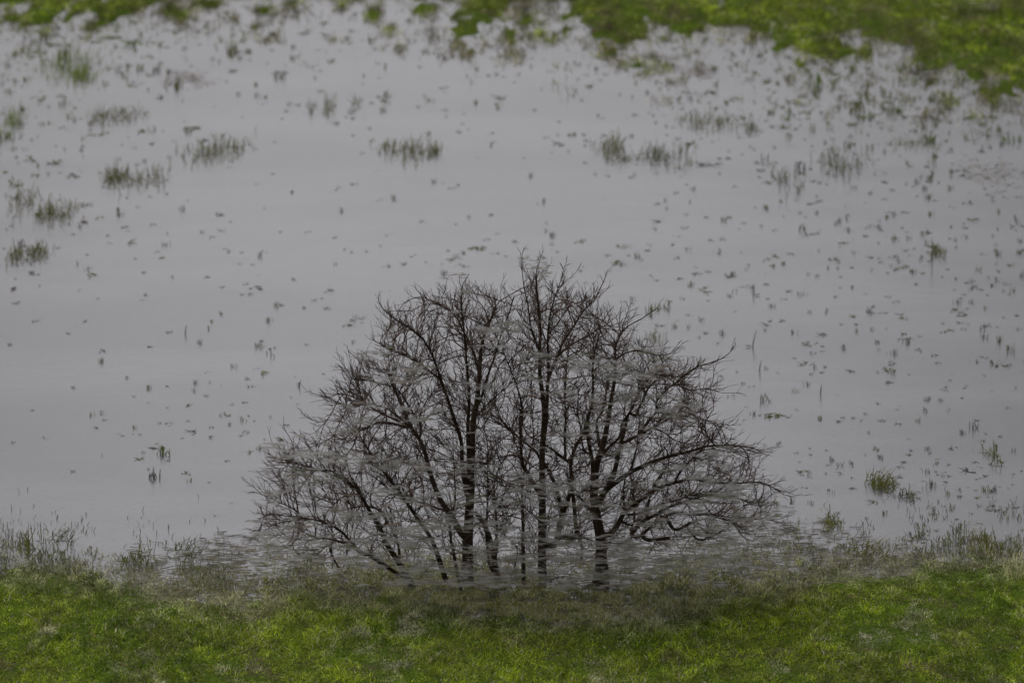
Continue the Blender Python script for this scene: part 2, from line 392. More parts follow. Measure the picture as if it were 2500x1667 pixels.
def stalk(label, px, py, up, dn, lean, side=0):
    o = ground(px, py); m = K * (o[1] * cp + CH * sp); h = up * m / cp
    # curved stalk, tapering, with small side leaf; its reflection comes from the water
    pts = [(0, 0, -.05), (lean * .25 * m, 0, h * .35), (lean * .6 * m, 0, h * .7), (lean * m, 0, h)]
    rad = [.018, .016, .011, .004]; V, L, S = [], [], []
    for j, (p, r) in enumerate(zip(pts, rad)):
        for k in range(6):
            a = k * math.pi / 3; V.append((p[0] + r * math.cos(a), p[1] + r * math.sin(a), p[2]))
        if j:
            for k in range(6):
                a0 = (j - 1) * 6 + k; a1 = (j - 1) * 6 + (k + 1) % 6; L += [a0, a1, a1 + 6, a0 + 6]; S.append(4)
    b0 = len(V)
    V += [(0, 0, .03), (side * .12, 0, .06), (side * .26, 0, .05), (side * .12, .02, .02)]; L += [b0, b0 + 1, b0 + 2, b0 + 3]; S.append(4)
    me = mesh_np('reed_stalk', V, L, S, np.tile(OLIVE * .28, (len(V), 1)))
    ob = link('reed_stalk', me, M_BLADE); ob.location = o; tag(ob, label, 'stalk', 'thin dark stalks standing in open water')
stalk('thin leaning stalk right of the tree with its mirror image below', 1837, 847, 42, 40, 10, -1)
stalk('short stalk standing just below the thin leaning one', 1854, 905, 26, 20, 4, 0)
stalk('short stalk with a side leaf above the thin leaning one', 1839, 722, 22, 12, 3, 1)
stalk('thin straight stalk right of the crown above the long flat sprig', 2003, 962, 26, 22, 3, 0)
stalk('dark upright stalk beside a brown crossed tuft at the right', 2276, 640, 62, 0, -2, 0)
stalk('bent dark stalk in open water left of the crown', 730, 945, 18, 20, 5, 0)
tuft('grass_tuft', 'brown crossed tuft beside the dark upright stalk at the right', 2306, 615, 50, 34, 'olive', 'grass tuft', 60, T)
stalk('small leaning shoot left of the crown at mid height', 452, 815, 22, 20, 4, 0)
def leaf(label, px, py, s, ang):
    o = ground(px, py); V = []; c, sn = math.cos(ang), math.sin(ang)
    prof = [(-1, .02), (-.6, .32), (-.1, .42), (.4, .3), (.8, .12), (1, .01)]
    for t, w in prof:
        for q, z in ((-w, .03), (0, .0), (w, .035)):
            V.append(((t * c - q * sn) * s, (t * sn + q * c) * s * 1.6, z + .02 * t * t + .006))
    L, S = [], []
    for j in range(5):
        for k in range(2):
            a = j * 3 + k; L += [a, a + 1, a + 4, a + 3]; S.append(4)
    me = mesh_np('dead_leaf', V, L, S, np.tile(RUST * .42, (len(V), 1)))
    ob = link('dead_leaf', me, M_BLADE); ob.location = o; tag(ob, label, 'leaf', 'single brown leaves floating on the water')
leaf('dark brown leaf floating below the dense olive brown tuft', 206, 543, .16, -.5)
leaf('dark brown leaf floating below the cluster with the tall stem', 288, 512, .12, 1.4)
leaf('dark brown leaf floating low at the left edge', 33, 706, .13, 1.0)
leaf('reddish leaf floating above the leaf at the left edge', 77, 667, .10, .4)
leaf('dark leaf floating in open water left of the two tree tops', 713, 470, .11, 1.3)

# ------------------------------------------------------------------ the tree's mirror image built as solid wood: traced limbs, then grown twigs
ORG = {1: (560, 600), 2: (1260, 600), 3: (560, 1000), 4: (1260, 1000)}; Q = .2979
def Z(k, pts): return [(ORG[k][0] + x * Q, ORG[k][1] + y * Q) for x, y in pts]
LIMBS = [  # name, points, width at foot, width at tip (zoomed pixels), lean in depth
 ('trunk', Z(3, [(1945, 1400), (1945, 1310), (1955, 1000), (1975, 700), (1983, 400), (1992, 200), (2015, 0)]) + Z(1, [(2035, 1300), (2055, 1000), (2062, 850), (2090, 740), (2140, 620), (2190, 500)]), 84, 14, .8),
 ('trunk', Z(4, [(215, 1440), (212, 1200), (210, 1080), (215, 900), (215, 700), (213, 500), (215, 350), (225, 150), (230, 0)]) + Z(2, [(228, 1320), (215, 1200), (195, 1080), (190, 930), (192, 820), (198, 680), (186, 560), (175, 400), (165, 230)]), 66, 12, -.6),
 ('trunk', Z(4, [(700, 1330), (695, 1150), (680, 1020), (645, 860), (622, 720), (628, 560), (640, 440), (690, 330), (722, 200), (745, 60)]) + Z(2, [(770, 1230), (795, 1080), (800, 980), (800, 800)]), 86, 12, .5),
 ('branch', Z(3, [(1957, 620), (1955, 350), (1945, 100), (1955, 0)]) + Z(1, [(1960, 1200), (1940, 1000), (1930, 860), (1915, 700), (1890, 500), (1900, 330)]), 34, 8, -1.5),
 ('branch', Z(3, [(1935, 700), (1920, 540), (1900, 430), (1905, 300), (1865, 170)]) + Z(1, [(1845, 1420), (1815, 1340), (1760, 1180), (1728, 1090), (1690, 990), (1640, 860), (1560, 740), (1400, 630), (1300, 570), (1250, 520)]), 34, 7, -2.0),
 ('branch', Z(3, [(1950, 1060), (1890, 1010), (1850, 920), (1790, 830), (1720, 740), (1670, 600), (1625, 480), (1600, 350), (1545, 230), (1480, 150), (1430, 20)]) + Z(1, [(1370, 1230), (1300, 1060)]), 48, 14, 1.2),
 ('branch', Z(3, [(1480, 150), (1380, 90), (1240, 30)]) + Z(1, [(1130, 1300), (1020, 1230), (900, 1210)]), 20, 6, 1.5),
 ('branch', Z(3, [(1480, 160), (1330, 100), (1180, 110), (1080, 170), (1000, 170)]), 22, 6, -.5),
 ('branch', Z(3, [(1560, 240), (1580, 120), (1500, 20)]) + Z(1, [(1430, 1250), (1380, 1160), (1180, 1110)]), 18, 5, -1.),
 ('branch', Z(3, [(1720, 1230), (1690, 1130), (1650, 1040), (1600, 970), (1530, 870), (1450, 750), (1380, 650), (1290, 540), (1190, 400), (1080, 220)]), 34, 9, -1.6),
 ('branch', Z(3, [(1870, 820), (1760, 830), (1640, 780), (1540, 750), (1470, 740)]), 22, 9, 1.),
 ('branch', Z(3, [(1400, 1270), (1340, 1170), (1285, 1100), (1240, 960), (1140, 810), (1070, 680), (960, 570), (830, 490), (650, 500), (570, 470)]), 40, 8, -1.),
 ('branch', Z(3, [(1070, 690), (1060, 640), (1000, 560)]), 30, 16, .4),
 ('branch', Z(3, [(1075, 690), (960, 690), (880, 740), (840, 800)]), 18, 6, .4),
 ('branch', Z(3, [(960, 590), (880, 540), (700, 480), (560, 440), (400, 430)]), 16, 5, .8),
 ('branch', Z(3, [(1310, 940), (1270, 870), (1200, 790), (1050, 790), (900, 830)]), 26, 6, .8),
 ('branch', Z(3, [(1150, 1190), (1080, 1185), (960, 1030), (880, 960), (740, 905), (600, 885), (480, 870), (330, 850)]), 26, 5, -.8),
 ('branch', Z(3, [(1110, 1185), (1000, 1110), (840, 1060), (760, 1040), (700, 1065), (620, 1070), (500, 1050)]), 28, 5, .8),
 ('branch', Z(3, [(730, 1060), (680, 1040), (610, 1000)]), 18, 6, .3), ('branch', Z(3, [(710, 1065), (705, 980)]), 14, 7, .3),
 ('branch', Z(3, [(840, 1060), (820, 1150), (860, 1240), (900, 1300)]), 24, 12, .2),
 ('branch', Z(3, [(600, 890), (500, 920), (430, 910), (350, 950)]), 14, 5, .4), ('branch', Z(3, [(600, 880), (520, 800), (430, 770), (280, 700)]), 13, 4, -.8),
 ('branch', Z(3, [(1390, 1250), (1400, 1150), (1370, 1060)]), 26, 12, .4),
 ('branch', Z(3, [(1840, 1190), (1815, 1080), (1805, 900), (1855, 750), (1850, 620), (1840, 400)]), 22, 6, 1.6),
 ('branch', Z(3, [(2190, 1340), (2165, 1200), (2130, 1040), (2070, 900), (2010, 840)]), 46, 28, 0.6),
 ('branch', Z(3, [(2150, 1330), (2120, 1200), (2110, 960), (2120, 700), (2115, 500), (2120, 340)]), 26, 6, -2.2),
 ('branch', Z(3, [(2190, 1200), (2190, 950), (2175, 760), (2160, 620), (2200, 480), (2330, 280)]), 24, 6, 2.0),
 ('branch', Z(3, [(2110, 500), (2220, 570), (2350, 620)]), 13, 6, -1.4), ('branch', Z(3, [(2350, 200), (2230, 120), (2080, 60)]), 18, 5, -.8),
 ('branch', Z(1, [(2055, 1060), (2010, 920), (1985, 820), (1930, 740), (1850, 560), (1740, 480), (1580, 420)]), 22, 6, 1.5),
 ('branch', Z(1, [(2040, 1330), (2120, 1060), (2160, 950), (2200, 800), (2260, 640), (2340, 420)]), 20, 5, -1.5),
 ('branch', Z(3, [(2015, 60), (2080, 0)]) + Z(1, [(2130, 1280), (2200, 1220), (2300, 1130)]), 14, 6, -.8),
 ('branch', Z(1, [(1720, 1090), (1560, 960), (1400, 880), (1270, 820), (1200, 790)]), 16, 5, 1.0),
 ('branch', Z(4, [(215, 440), (160, 330), (80, 280), (0, 220)]) + Z(1, [(2300, 1510), (2220, 1420), (2120, 1380)]), 22, 6, 1.4),
 ('branch', Z(4, [(185, 690), (140, 600), (100, 520), (45, 440), (40, 200), (38, 0)]) + Z(2, [(60, 1500), (50, 1300), (10, 1150)]) + Z(1, [(2300, 1000), (2240, 860)]), 30, 7, -1.3),
 ('branch', Z(4, [(60, 1200), (50, 900), (45, 640), (70, 450), (150, 250), (130, 60)]), 26, 7, 1.6),
 ('branch', Z(4, [(215, 280), (245, 100), (255, 0)]) + Z(2, [(240, 1400), (255, 1240), (262, 1090), (300, 1000), (335, 910), (385, 780), (445, 700), (500, 610), (560, 520), (640, 460), (700, 340)]), 38, 7, 1.2),
 ('branch', Z(2, [(262, 1090), (270, 940), (260, 800), (265, 640), (290, 500), (330, 380), (370, 270)]), 22, 5, -1.6),
 ('branch', Z(2, [(335, 910), (420, 820), (560, 750), (660, 690), (740, 640), (810, 590)]), 18, 5, 1.8),
 ('branch', Z(2, [(190, 850), (120, 660), (100, 480), (60, 340), (50, 230)]), 18, 5, -1.2),
 ('branch', Z(4, [(230, 430), (280, 530), (325, 620), (350, 760), (372, 850)]), 26, 24, -.4),
 ('branch', Z(4, [(330, 1120), (345, 960), (372, 850), (400, 780), (440, 680), (452, 560), (440, 430), (480, 300), (560, 180), (600, 0)]), 50, 12, .9),
 ('branch', Z(4, [(510, 1060), (490, 940), (480, 780), (465, 640), (445, 560)]), 34, 24, .3),
 ('branch', Z(4, [(440, 440), (390, 400), (310, 330), (240, 290)]), 24, 14, -.4),
 ('branch', Z(4, [(405, 400), (398, 200), (420, 0)]) + Z(2, [(400, 1300), (410, 1080), (430, 900), (440, 760)]), 20, 6, 1.4),
 ('branch', Z(4, [(640, 860), (600, 830), (570, 780), (530, 730)]), 28, 18, -.4),
 ('branch', Z(4, [(625, 700), (630, 430), (600, 300), (575, 150), (600, 0)]) + Z(2, [(620, 1350), (630, 1180), (625, 1000), (650, 830), (690, 700)]), 34, 7, -1.4),
 ('branch', Z(4, [(580, 380), (540, 300), (530, 140), (500, 0)]), 16, 6, 1.2),
 ('branch', Z(4, [(670, 800), (700, 700), (760, 630), (850, 575), (930, 510), (1080, 440), (1240, 380), (1440, 335), (1550, 295), (1750, 290), (1930, 310)]), 46, 7, -1.2),
 ('branch', Z(4, [(740, 640), (790, 560), (830, 400), (855, 280), (900, 100), (915, 0)]) + Z(2, [(960, 1420), (1010, 1300), (1090, 1120), (1200, 1060)]), 40, 7, .9),
 ('branch', Z(4, [(855, 280), (1000, 210), (1110, 150), (1240, 80), (1370, 0)]) + Z(2, [(1500, 1420), (1620, 1440)]), 24, 6, 1.3),
 ('branch', Z(4, [(1000, 210), (1080, 100), (1180, 0)]) + Z(2, [(1130, 1300), (1240, 1180), (1300, 1120), (1430, 1190), (1550, 1165), (1620, 1180)]), 20, 6, -1.1),
 ('branch', Z(4, [(700, 390), (740, 320), (860, 230), (870, 100), (960, 0)]) + Z(2, [(1000, 1220), (1120, 1050), (1250, 1060)]), 24, 6, -1.9),
 ('branch', Z(4, [(690, 330), (660, 180), (650, 60)]) + Z(2, [(700, 1400), (740, 1200), (760, 1060)]), 24, 7, 1.9),
 ('branch', Z(4, [(1110, 150), (1200, 170), (1300, 260), (1420, 280)]), 15, 5, -.8), ('branch', Z(4, [(940, 510), (965, 400), (990, 300), (1000, 130)]), 18, 6, .8),
 ('branch', Z(4, [(780, 1030), (830, 940), (880, 840), (960, 790), (1040, 720), (1150, 650), (1290, 600), (1440, 560), (1600, 600), (1850, 600), (2010, 590), (2170, 670)]), 42, 5, .6),
 ('branch', Z(4, [(1100, 630), (1190, 550), (1225, 480)]), 26, 16, .4), ('branch', Z(4, [(1300, 600), (1335, 510), (1440, 400), (1530, 310)]), 18, 8, -1.1),
 ('branch', Z(4, [(890, 830), (872, 700), (890, 550)]), 18, 9, -1.), ('branch', Z(4, [(970, 970), (972, 800), (962, 680)]), 18, 9, .9),
 ('branch', Z(4, [(945, 1030), (975, 970), (1050, 900), (1150, 860), (1270, 785), (1420, 745), (1530, 710)]), 40, 7, -.9),
 ('branch', Z(4, [(1055, 890), (1070, 800), (1090, 730)]), 30, 18, .2), ('branch', Z(4, [(880, 860), (950, 860), (1060, 840), (1200, 760), (1340, 740), (1440, 680)]), 20, 6, .9),
 ('branch', Z(4, [(930, 1050), (1040, 1030), (1100, 960), (1200, 870), (1310, 835), (1440, 865), (1600, 855), (1830, 890)]), 26, 6, .6),
 ('branch', Z(4, [(1290, 1010), (1350, 975), (1430, 920)]), 30, 18, .1), ('branch', Z(4, [(1070, 1085), (1130, 1065), (1255, 1048)]), 34, 22, -.2),
 ('branch', Z(4, [(1490, 1085), (1560, 1055), (1645, 1018)]), 18, 10, .0), ('branch', Z(4, [(1585, 1045), (1580, 970), (1550, 910)]), 10, 4, .1),
 ('branch', Z(4, [(1430, 700), (1600, 690), (1750, 690), (1850, 740), (1960, 765)]), 18, 6, -.8), ('branch', Z(4, [(1640, 300), (1560, 220), (1540, 100), (1620, 0)]), 12, 5, .8),
 ('branch', Z(4, [(1830, 890), (1950, 900), (2060, 890), (2140, 920)]), 14, 5, .2),
 ('branch', Z(2, [(1250, 1170), (1380, 1060), (1470, 990), (1600, 960), (1690, 930), (1750, 880)]), 16, 5, -.4),
 ('branch', Z(2, [(800, 950), (850, 900), (960, 850), (1060, 860), (1180, 910), (1280, 880)]), 14, 5, -.6),
 ('branch', Z(2, [(850, 740), (900, 660), (980, 620), (1050, 580)]), 12, 4, -.6), ('branch', Z(2, [(800, 820), (840, 760), (870, 700)]), 12, 6, -.6),
 ('branch', Z(1, [(1500, 1500), (1300, 1330), (1150, 1290), (1000, 1320), (850, 1270)]), 14, 5, -1.),
]
pts = []; par = []; rad = []; own = []; last_of = {}
def px_of(p):
    dx, dy, dz = p[:, 0], p[:, 1], p[:, 2] - CH
    f = dy * cp - dz * sp
    return np.stack([1250 + dx / f / K, 833.5 - (dy * sp + dz * cp) / f / K], -1)
node_px = []; node_d = []
RS = .298 * 26.0 / 2500 / 2
for li, (nm, poly, w0, w1, lean) in enumerate(LIMBS):
    poly = np.array(poly, float)
    if node_px and nm != 'trunk':
        A = np.array(node_px); dd = np.hypot(*(A - poly[0]).T); j = int(dd.argmin())
        onground = poly[0][1] > 1345 and dd[j] > 20
        start_d = node_d[j]; parent = -1 if onground else j
        if onground: start_d = random.uniform(-.8, .8)
        elif dd[j] > 6:                                         # lead it back to the wood it leaves, hidden or not
            far_ = A[j]; poly = np.vstack([far_, poly[0] * .5 + far_ * .5 + [0, -dd[j] * .03], poly]) if dd[j] > 22 else np.vstack([far_, poly])
    else: parent = -1; start_d = [-.2, .35, -.3][min(li, 2)]
    seg = np.hypot(*np.diff(poly, axis=0).T); cum = np.concatenate([[0], np.cumsum(seg)])
    m = max(3, int(cum[-1] / 11)); t = np.linspace(0, cum[-1], m)
    qx = np.interp(t, cum, poly[:, 0]); qy = np.interp(t, cum, poly[:, 1])
    for _ in range(2):                                          # round the corners of the polyline
        qx[1:-1] = (qx[:-2] + 2 * qx[1:-1] + qx[2:]) / 4; qy[1:-1] = (qy[:-2] + 2 * qy[1:-1] + qy[2:]) / 4
    qx[1:] += rng.normal(0, .9, m - 1).cumsum() * .35; s = t / cum[-1]
    dep = start_d + lean * (s ** 1.2) * min(1, cum[-1] / 300 + .2)
    W3 = at_depth(qx, qy, YT + dep)
    wid = (w0 + (w1 - w0) * s ** .8) * RS * 1.22
    first = len(pts)
    if parent >= 0: pts.append(np.array(pts[parent])); par.append(parent); rad.append(min(wid[0], rad[parent] * .9)); own.append(li); node_px.append(list(node_px[parent])); node_d.append(node_d[parent])
    for k in range(m):
        if parent >= 0 and k == 0: continue
        par.append(len(pts) - 1 if len(pts) > first else -1)
        pts.append(W3[k]); rad.append(wid[k]); own.append(li); node_px.append([qx[k], qy[k]]); node_d.append(dep[k])
NB = len(pts)
# crown outline in photograph pixels, from which the volume is filled
OUT = np.array([(560, 1190), (600, 1110), (640, 1010), (740, 985), (760, 930), (765, 850), (800, 800), (880, 790), (885, 715), (930, 685), (1000, 650), (1060, 628), (1130, 637),
                (1165, 668), (1187, 740), (1200, 645), (1230, 605), (1300, 640), (1385, 655), (1400, 725), (1470, 738), (1500, 790), (1590, 835), (1665, 830), (1640, 930),
                (1690, 975), (1740, 1050), (1790, 1130), (1800, 1190), (1710, 1215), (1640, 1240), (1550, 1262), (1480, 1275), (1250, 1330), (1080, 1310), (900, 1295), (700, 1290),
                (640, 1262), (560, 1215)], float) * 1.063
def inside(x, y):
    r = np.zeros(len(x), bool); n = len(OUT)
    for a in range(n):
        x1, y1 = OUT[a]; x2, y2 = OUT[(a + 1) % n]
        c = ((y1 > y) != (y2 > y)) & (x < (x2 - x1) * (y - y1) / (y2 - y1 + 1e-9) + x1); r ^= c
    return r
def half_depth(px, py):
    r2 = ((px - 1255) / 700.) ** 2 + ((py - 1400) / 800.) ** 2
    return 2.7 * np.sqrt(np.clip(1 - r2, .04, 1))
NA = 5200
ax = rng.uniform(590, 1920, NA * 2); ay = rng.uniform(640, 1400, NA * 2)
k = inside(1250 + (ax - 1250) / .94, 1390 + (ay - 1390) / .93); ax, ay = ax[k][:NA], ay[k][:NA]
low = (ay > 1300) & (rng.random(len(ay)) < .5); ax, ay = ax[~low], ay[~low]
ad_ = rng.uniform(-1, 1, len(ax)) * half_depth(ax, ay)
ATT = at_depth(ax, ay, YT + ad_); ATT = ATT[ATT[:, 2] > .15]
P = np.array(pts); near_d = np.full(len(ATT), 1e9); near_i = np.zeros(len(ATT), int)
def update(new0):
    global near_d, near_i
    NP = P[new0:]
    for c0 in range(0, len(NP), 400):
        ch = NP[c0:c0 + 400]
        d2 = ((ATT[:, None, :] - ch[None]) ** 2).sum(-1); j = d2.argmin(1); dm = np.sqrt(d2[np.arange(len(ATT)), j])
        b = dm < near_d; near_d[b] = dm[b]; near_i[b] = new0 + c0 + j[b]
update(0)
STEP, KILL, INF = .10, .28, 1.8
vel = {}
for it in range(110):
    keep = near_d > KILL; ATT, near_d, near_i = ATT[keep], near_d[keep], near_i[keep]
    act = near_d < INF
    if act.sum() < 5: break
    idx = near_i[act]; dirs = (ATT[act] - P[idx]) / near_d[act][:, None]
    S = np.zeros((len(P), 3)); np.add.at(S, idx, dirs); u = np.unique(idx)
    v = S[u]; L = np.linalg.norm(v, axis=1, keepdims=True); ok = L[:, 0] > 1e-3; u, v = u[ok], v[ok] / L[ok]
    back = np.array([P[q] - P[par[q]] if par[q] >= 0 else (0, 0, .1) for q in u]); bl = np.linalg.norm(back, axis=1, keepdims=True); back = back / np.maximum(bl, 1e-6)
    rdl = P[u] - np.array([0, YT, -1.]); rdl /= np.linalg.norm(rdl, axis=1, keepdims=True)
    v = v + back * 1.1 + rdl * .35 + rng.normal(0, .16, v.shape); v /= np.linalg.norm(v, axis=1, keepdims=True)
    new = P[u] + v * STEP
    # drop repeats
    good = []
    for q, n3 in zip(u, new):
        key = (int(q), round(n3[0], 1), round(n3[2], 1)); c = vel.get(int(q), 0)
        if c < 4: good.append(True); vel[int(q)] = c + 1
        else: good.append(False)
    good = np.array(good, bool); 
    if not good.any(): break
    n0 = len(P); P = np.vstack([P, new[good]])
    for q in u[good]: par.append(int(q)); rad.append(0); own.append(-1)
    update(n0)
print('colonised nodes', len(P), 'left', len(ATT))
# spurs and fine tips
child = np.zeros(len(P), int)
for q in par:
    if q >= 0: child[q] += 1
pl = [p for p in P]
def spur(q, d, n, step):
    last = q; d = d / (np.linalg.norm(d) + 1e-9)
    for _ in range(n):
        d = d + rng.normal(0, .17, 3) + np.array([0, 0, .07]); d /= np.linalg.norm(d)
        pl.append(pl[last] + d * step); par.append(last); rad.append(0); own.append(-1); last = len(pl) - 1
n1 = len(P); HUB = np.array([0, YT, -1.0])
def in_crown(p):
    q = px_of(p[None])[0]
    return inside(np.array([q[0]]), np.array([q[1]]))[0]
def grow(q, d, length, step, curl, depth):
    """a kinked twig that starts at node q; side shoots leave it at its buds"""
    n = max(2, int(length / step)); last = q; side = 1
    for k in range(n):
        out = pl[last] - HUB; out /= np.linalg.norm(out)
        d = d + rng.normal(0, .13, 3) + out * .05 + np.array([0, 0, curl]); d /= np.linalg.norm(d)
        pl.append(pl[last] + d * step); par.append(last); rad.append(0); own.append(-1); last = len(pl) - 1
        if depth and random.random() < (.62 if depth > 1 else .30):
            ax_ = rng.normal(0, 1, 3); ax_ -= ax_.dot(d) * d; ax_ /= np.linalg.norm(ax_)
            ax_ = ax_ + out * .35
            grow(last, d + ax_ * random.uniform(.5, 1.0), length * random.uniform(.28, .6) * (1 - .4 * k / n), step, curl, depth - 1)
INC = inside(*(px_of(P).T))
for q in range(n1):
    if q < NB and rad[q] > .045: continue
    pq = par[q]
    if pq < 0 or P[q][2] < .1: continue
    d = P[q] - P[pq]; L = np.linalg.norm(d)
    if L < 1e-6: continue
    d = d / L; end = child[q] == 0
    if not INC[q] and not end: continue
    out = P[q] - HUB; out /= np.linalg.norm(out)
    if end: grow(q, d + out * .2, random.uniform(.25, .5), .075, .02, 2)
    if random.random() < (.95 if end else .52 if q >= NB else .85):
        ax_ = rng.normal(0, 1, 3); ax_ -= ax_.dot(d) * d; ax_ /= np.linalg.norm(ax_)
        grow(q, d + (ax_ * .8 + out * .4) * random.uniform(.5, 1.0), random.choice([.25, .35, .5, .75]), .075, random.choice([-.01, .02, .05]), random.choice([1, 1, 2]))
P = np.array(pl); par = np.array(par); N = len(P)
low = P[:, 2] < .02
P[low & (np.arange(N) >= NB), 2] = .02
# pipe-model radii; children always come after parents
EXP = 2.85; acc = np.zeros(N); TIP = .0041
R_ = np.array(rad, float)
for q in range(N - 1, -1, -1):
    r = max(acc[q] ** (1 / EXP) if acc[q] > 0 else 0, TIP)
    if q >= NB: R_[q] = min(r, .034)
    else: R_[q] = R_[q]
    if par[q] >= 0 and q >= NB: acc[par[q]] += R_[q] ** EXP
for q in range(NB, N):
    if par[q] >= 0: R_[q] = min(R_[q], R_[par[q]] * .97 if par[q] < NB else R_[par[q]])
# chains: each starts at a fork and follows its thickest child
kids = [[] for _ in range(N)]
for q in range(N):
    if par[q] >= 0: kids[par[q]].append(q)
own = np.array(own)
def tube(chain, sides, V, L, S, cap=True):
    pp = P[chain]; rr = R_[chain].copy(); n = len(chain)
    if n < 2: return
    if n > 3 and chain[-1] >= NB:
        sm = pp.copy(); sm[1:-1] = (pp[:-2] + 2 * pp[1:-1] + pp[2:]) / 4; pp = sm
    if not kids[chain[-1]]: rr[-1] = min(rr[-1], .003) if chain[-1] >= NB else rr[-1] * .5
    t = np.gradient(pp, axis=0); t /= np.maximum(np.linalg.norm(t, axis=1, keepdims=True), 1e-9)
    a = np.cross(t, np.array([0.05, 1.0, 0.02])); a /= np.maximum(np.linalg.norm(a, axis=1, keepdims=True), 1e-6); b = np.cross(t, a)
    base = sum(len(v) for v in V)
    ang = np.arange(sides) * 2 * math.pi / sides
    ring = pp[:, None] + rr[:, None, None] * (a[:, None] * np.cos(ang)[None, :, None] + b[:, None] * np.sin(ang)[None, :, None])
    V.append(ring.reshape(-1, 3))
    i0 = (np.arange(n - 1)[:, None] * sides + np.arange(sides)[None]); i1 = (np.arange(n - 1)[:, None] * sides + (np.arange(sides) + 1)[None] % sides)
    q = np.stack([i0, i1, i1 + sides, i0 + sides], -1).reshape(-1, 4) + base
    L.append(q.ravel()); S.append(np.full(len(q), 4))
root = bpy.data.objects.new('reflected_tree', None); COL.objects.link(root)
base = ground(1250, 1415); base[1] = YT; base[2] = 0; root.location = base
tag(root, 'leafless dark many stemmed tree with a wide dome of bare twigs standing for its reflection', 'tree')
def finish(name, V, L, S, mat):
    V = np.concatenate(V) - base
    me = mesh_np(name, V, np.concatenate(L), np.concatenate(S), smooth=True)
    return link(name, me, mat, root)
for li, (nm, *_r) in enumerate(LIMBS):
    ch = np.nonzero(own == li)[0]
    V, L, S = [], [], []
    c = list(ch)
    if nm == 'trunk':                                           # a flared foot running into the ground
        R_[c[0]] *= 1.25; R_[c[1]] *= 1.12
    root_free = par[c[0]] < 0
    if root_free and P[c[0]][2] > -.15:
        k0 = c[0]; dv = P[k0] - P[c[3]]; dv /= np.linalg.norm(dv); dv = dv + np.array([(0 - P[k0][0]) * .05, 0, -.35]); dv[2] = min(dv[2], -.5); ext = P[k0] + dv * (P[k0][2] + .2) / -dv[2]
        P = np.vstack([P, ext]); R_ = np.append(R_, R_[k0] * 1.15); kids.append([k0]); c = [len(P) - 1] + c
    tube(np.array(c), 10 if nm == 'trunk' else 8, V, L, S)
    finish(nm, V, L, S, M_BARK)
V, L, S = [], [], []
starts = [q for q in range(NB, N) if par[q] < NB or kids[par[q]][0] != q]
for q in range(NB, N): pass
best = [max(k, key=lambda c: R_[c]) if k else -1 for k in kids]
for q in range(NB, N):
    p0 = par[q]
    if p0 >= NB and best[p0] == q: continue
    chain = [p0, q]
    while best[chain[-1]] >= 0: chain.append(best[chain[-1]])
    chain = np.array(chain); save = R_[chain[0]]; R_[chain[0]] = min(save, R_[chain[1]] * 1.1)
    tube(chain, 4 if R_[chain[1]] < .02 else 6, V, L, S)
    R_[chain[0]] = save
cr = finish('crown', V, L, S, M_TWIG); print('nodes', N)

# ------------------------------------------------------------------ grass shreds added across the crown for the ripples breaking the reflection
WISPS = [(1040, 635, 60, 12), (1070, 675, 50, 14), (1225, 605, 50, 16), (1262, 630, 60, 10), (1150, 755, 110, 20), (930, 845, 90, 26), (860, 818, 110, 14), (905, 868, 110, 22), (1135, 790, 70, 26), (1250, 825, 110, 22),
 (1330, 835, 80, 24), (1240, 868, 90, 16), (1420, 835, 110, 30), (1490, 800, 80, 14), (1450, 868, 100, 26), (1510, 850, 80, 24), (1380, 925, 100, 22), (1480, 912, 120, 24),
 (1560, 930, 80, 22), (1300, 905, 80, 20), (1005, 942, 70, 12), (965, 958, 80, 14), (1110, 885, 60, 12), (840, 965, 80, 14), (790, 992, 90, 14), (830, 935, 70, 14), (1320, 992, 80, 18),
 (1395, 972, 90, 14), (1500, 985, 80, 16), (1570, 975, 70, 22), (1570, 1068, 90, 26), (1530, 950, 80, 20), (655, 1022, 90, 16), (700, 1048, 140, 22), (800, 1056, 170, 26), (900, 1065, 150, 22), (980, 1078, 90, 22),
 (680, 1090, 120, 20), (760, 1100, 100, 20), (1070, 1062, 40, 22), (1110, 1088, 70, 18), (1190, 1100, 60, 20), (880, 1125, 80, 16), (950, 1150, 90, 24), (1250, 1110, 110, 16), (1310, 1118, 70, 16),
 (1500, 1110, 90, 20), (1660, 1110, 120, 22), (1640, 1140, 130, 22), (1590, 1160, 90, 20), (1400, 1090, 60, 12), (1210, 1145, 130, 24), (1060, 1140, 60, 30), (860, 1185, 130, 18), (780, 1175, 70, 18),
 (690, 1200, 90, 18), (650, 1215, 100, 16), (1000, 1205, 150, 28), (930, 1235, 130, 30), (1090, 1200, 80, 26), (1300, 1190, 120, 24), (1440, 1170, 60, 14), (1340, 1235, 130, 24), (1200, 1230, 110, 24),
 (1600, 1215, 140, 24), (1700, 1190, 110, 18), (1480, 1250, 120, 16), (1650, 1255, 140, 24), (800, 1250, 120, 20), (720, 1240, 90, 14), (600, 1225, 80, 14), (580, 1260, 140, 18), (700, 1280, 160, 18),
 (860, 1285, 150, 18), (1010, 1265, 120, 24), (1120, 1260, 110, 24), (1200, 1285, 130, 24), (1320, 1275, 150, 24), (1430, 1290, 160, 20), (1560, 1290, 180, 20), (1700, 1290, 180, 24), (960, 1300, 120, 14), (1400, 860, 60, 14)]
g = np.random.default_rng(9)
WISPS += [(1075, 1322, 90, 20), (1072, 1340, 80, 14), (1375, 1325, 100, 20), (1378, 1342, 80, 14), (1245, 1330, 90, 22), (925, 1335, 90, 20), (1010, 1335, 60, 20), (1140, 1335, 70, 20), (1300, 1340, 60, 16)]
for _ in range(30):
    px = g.uniform(600, 1750); py = g.uniform(1020, 1300)
    WISPS.append((px, py, g.uniform(40, 100), g.uniform(8, 20)))
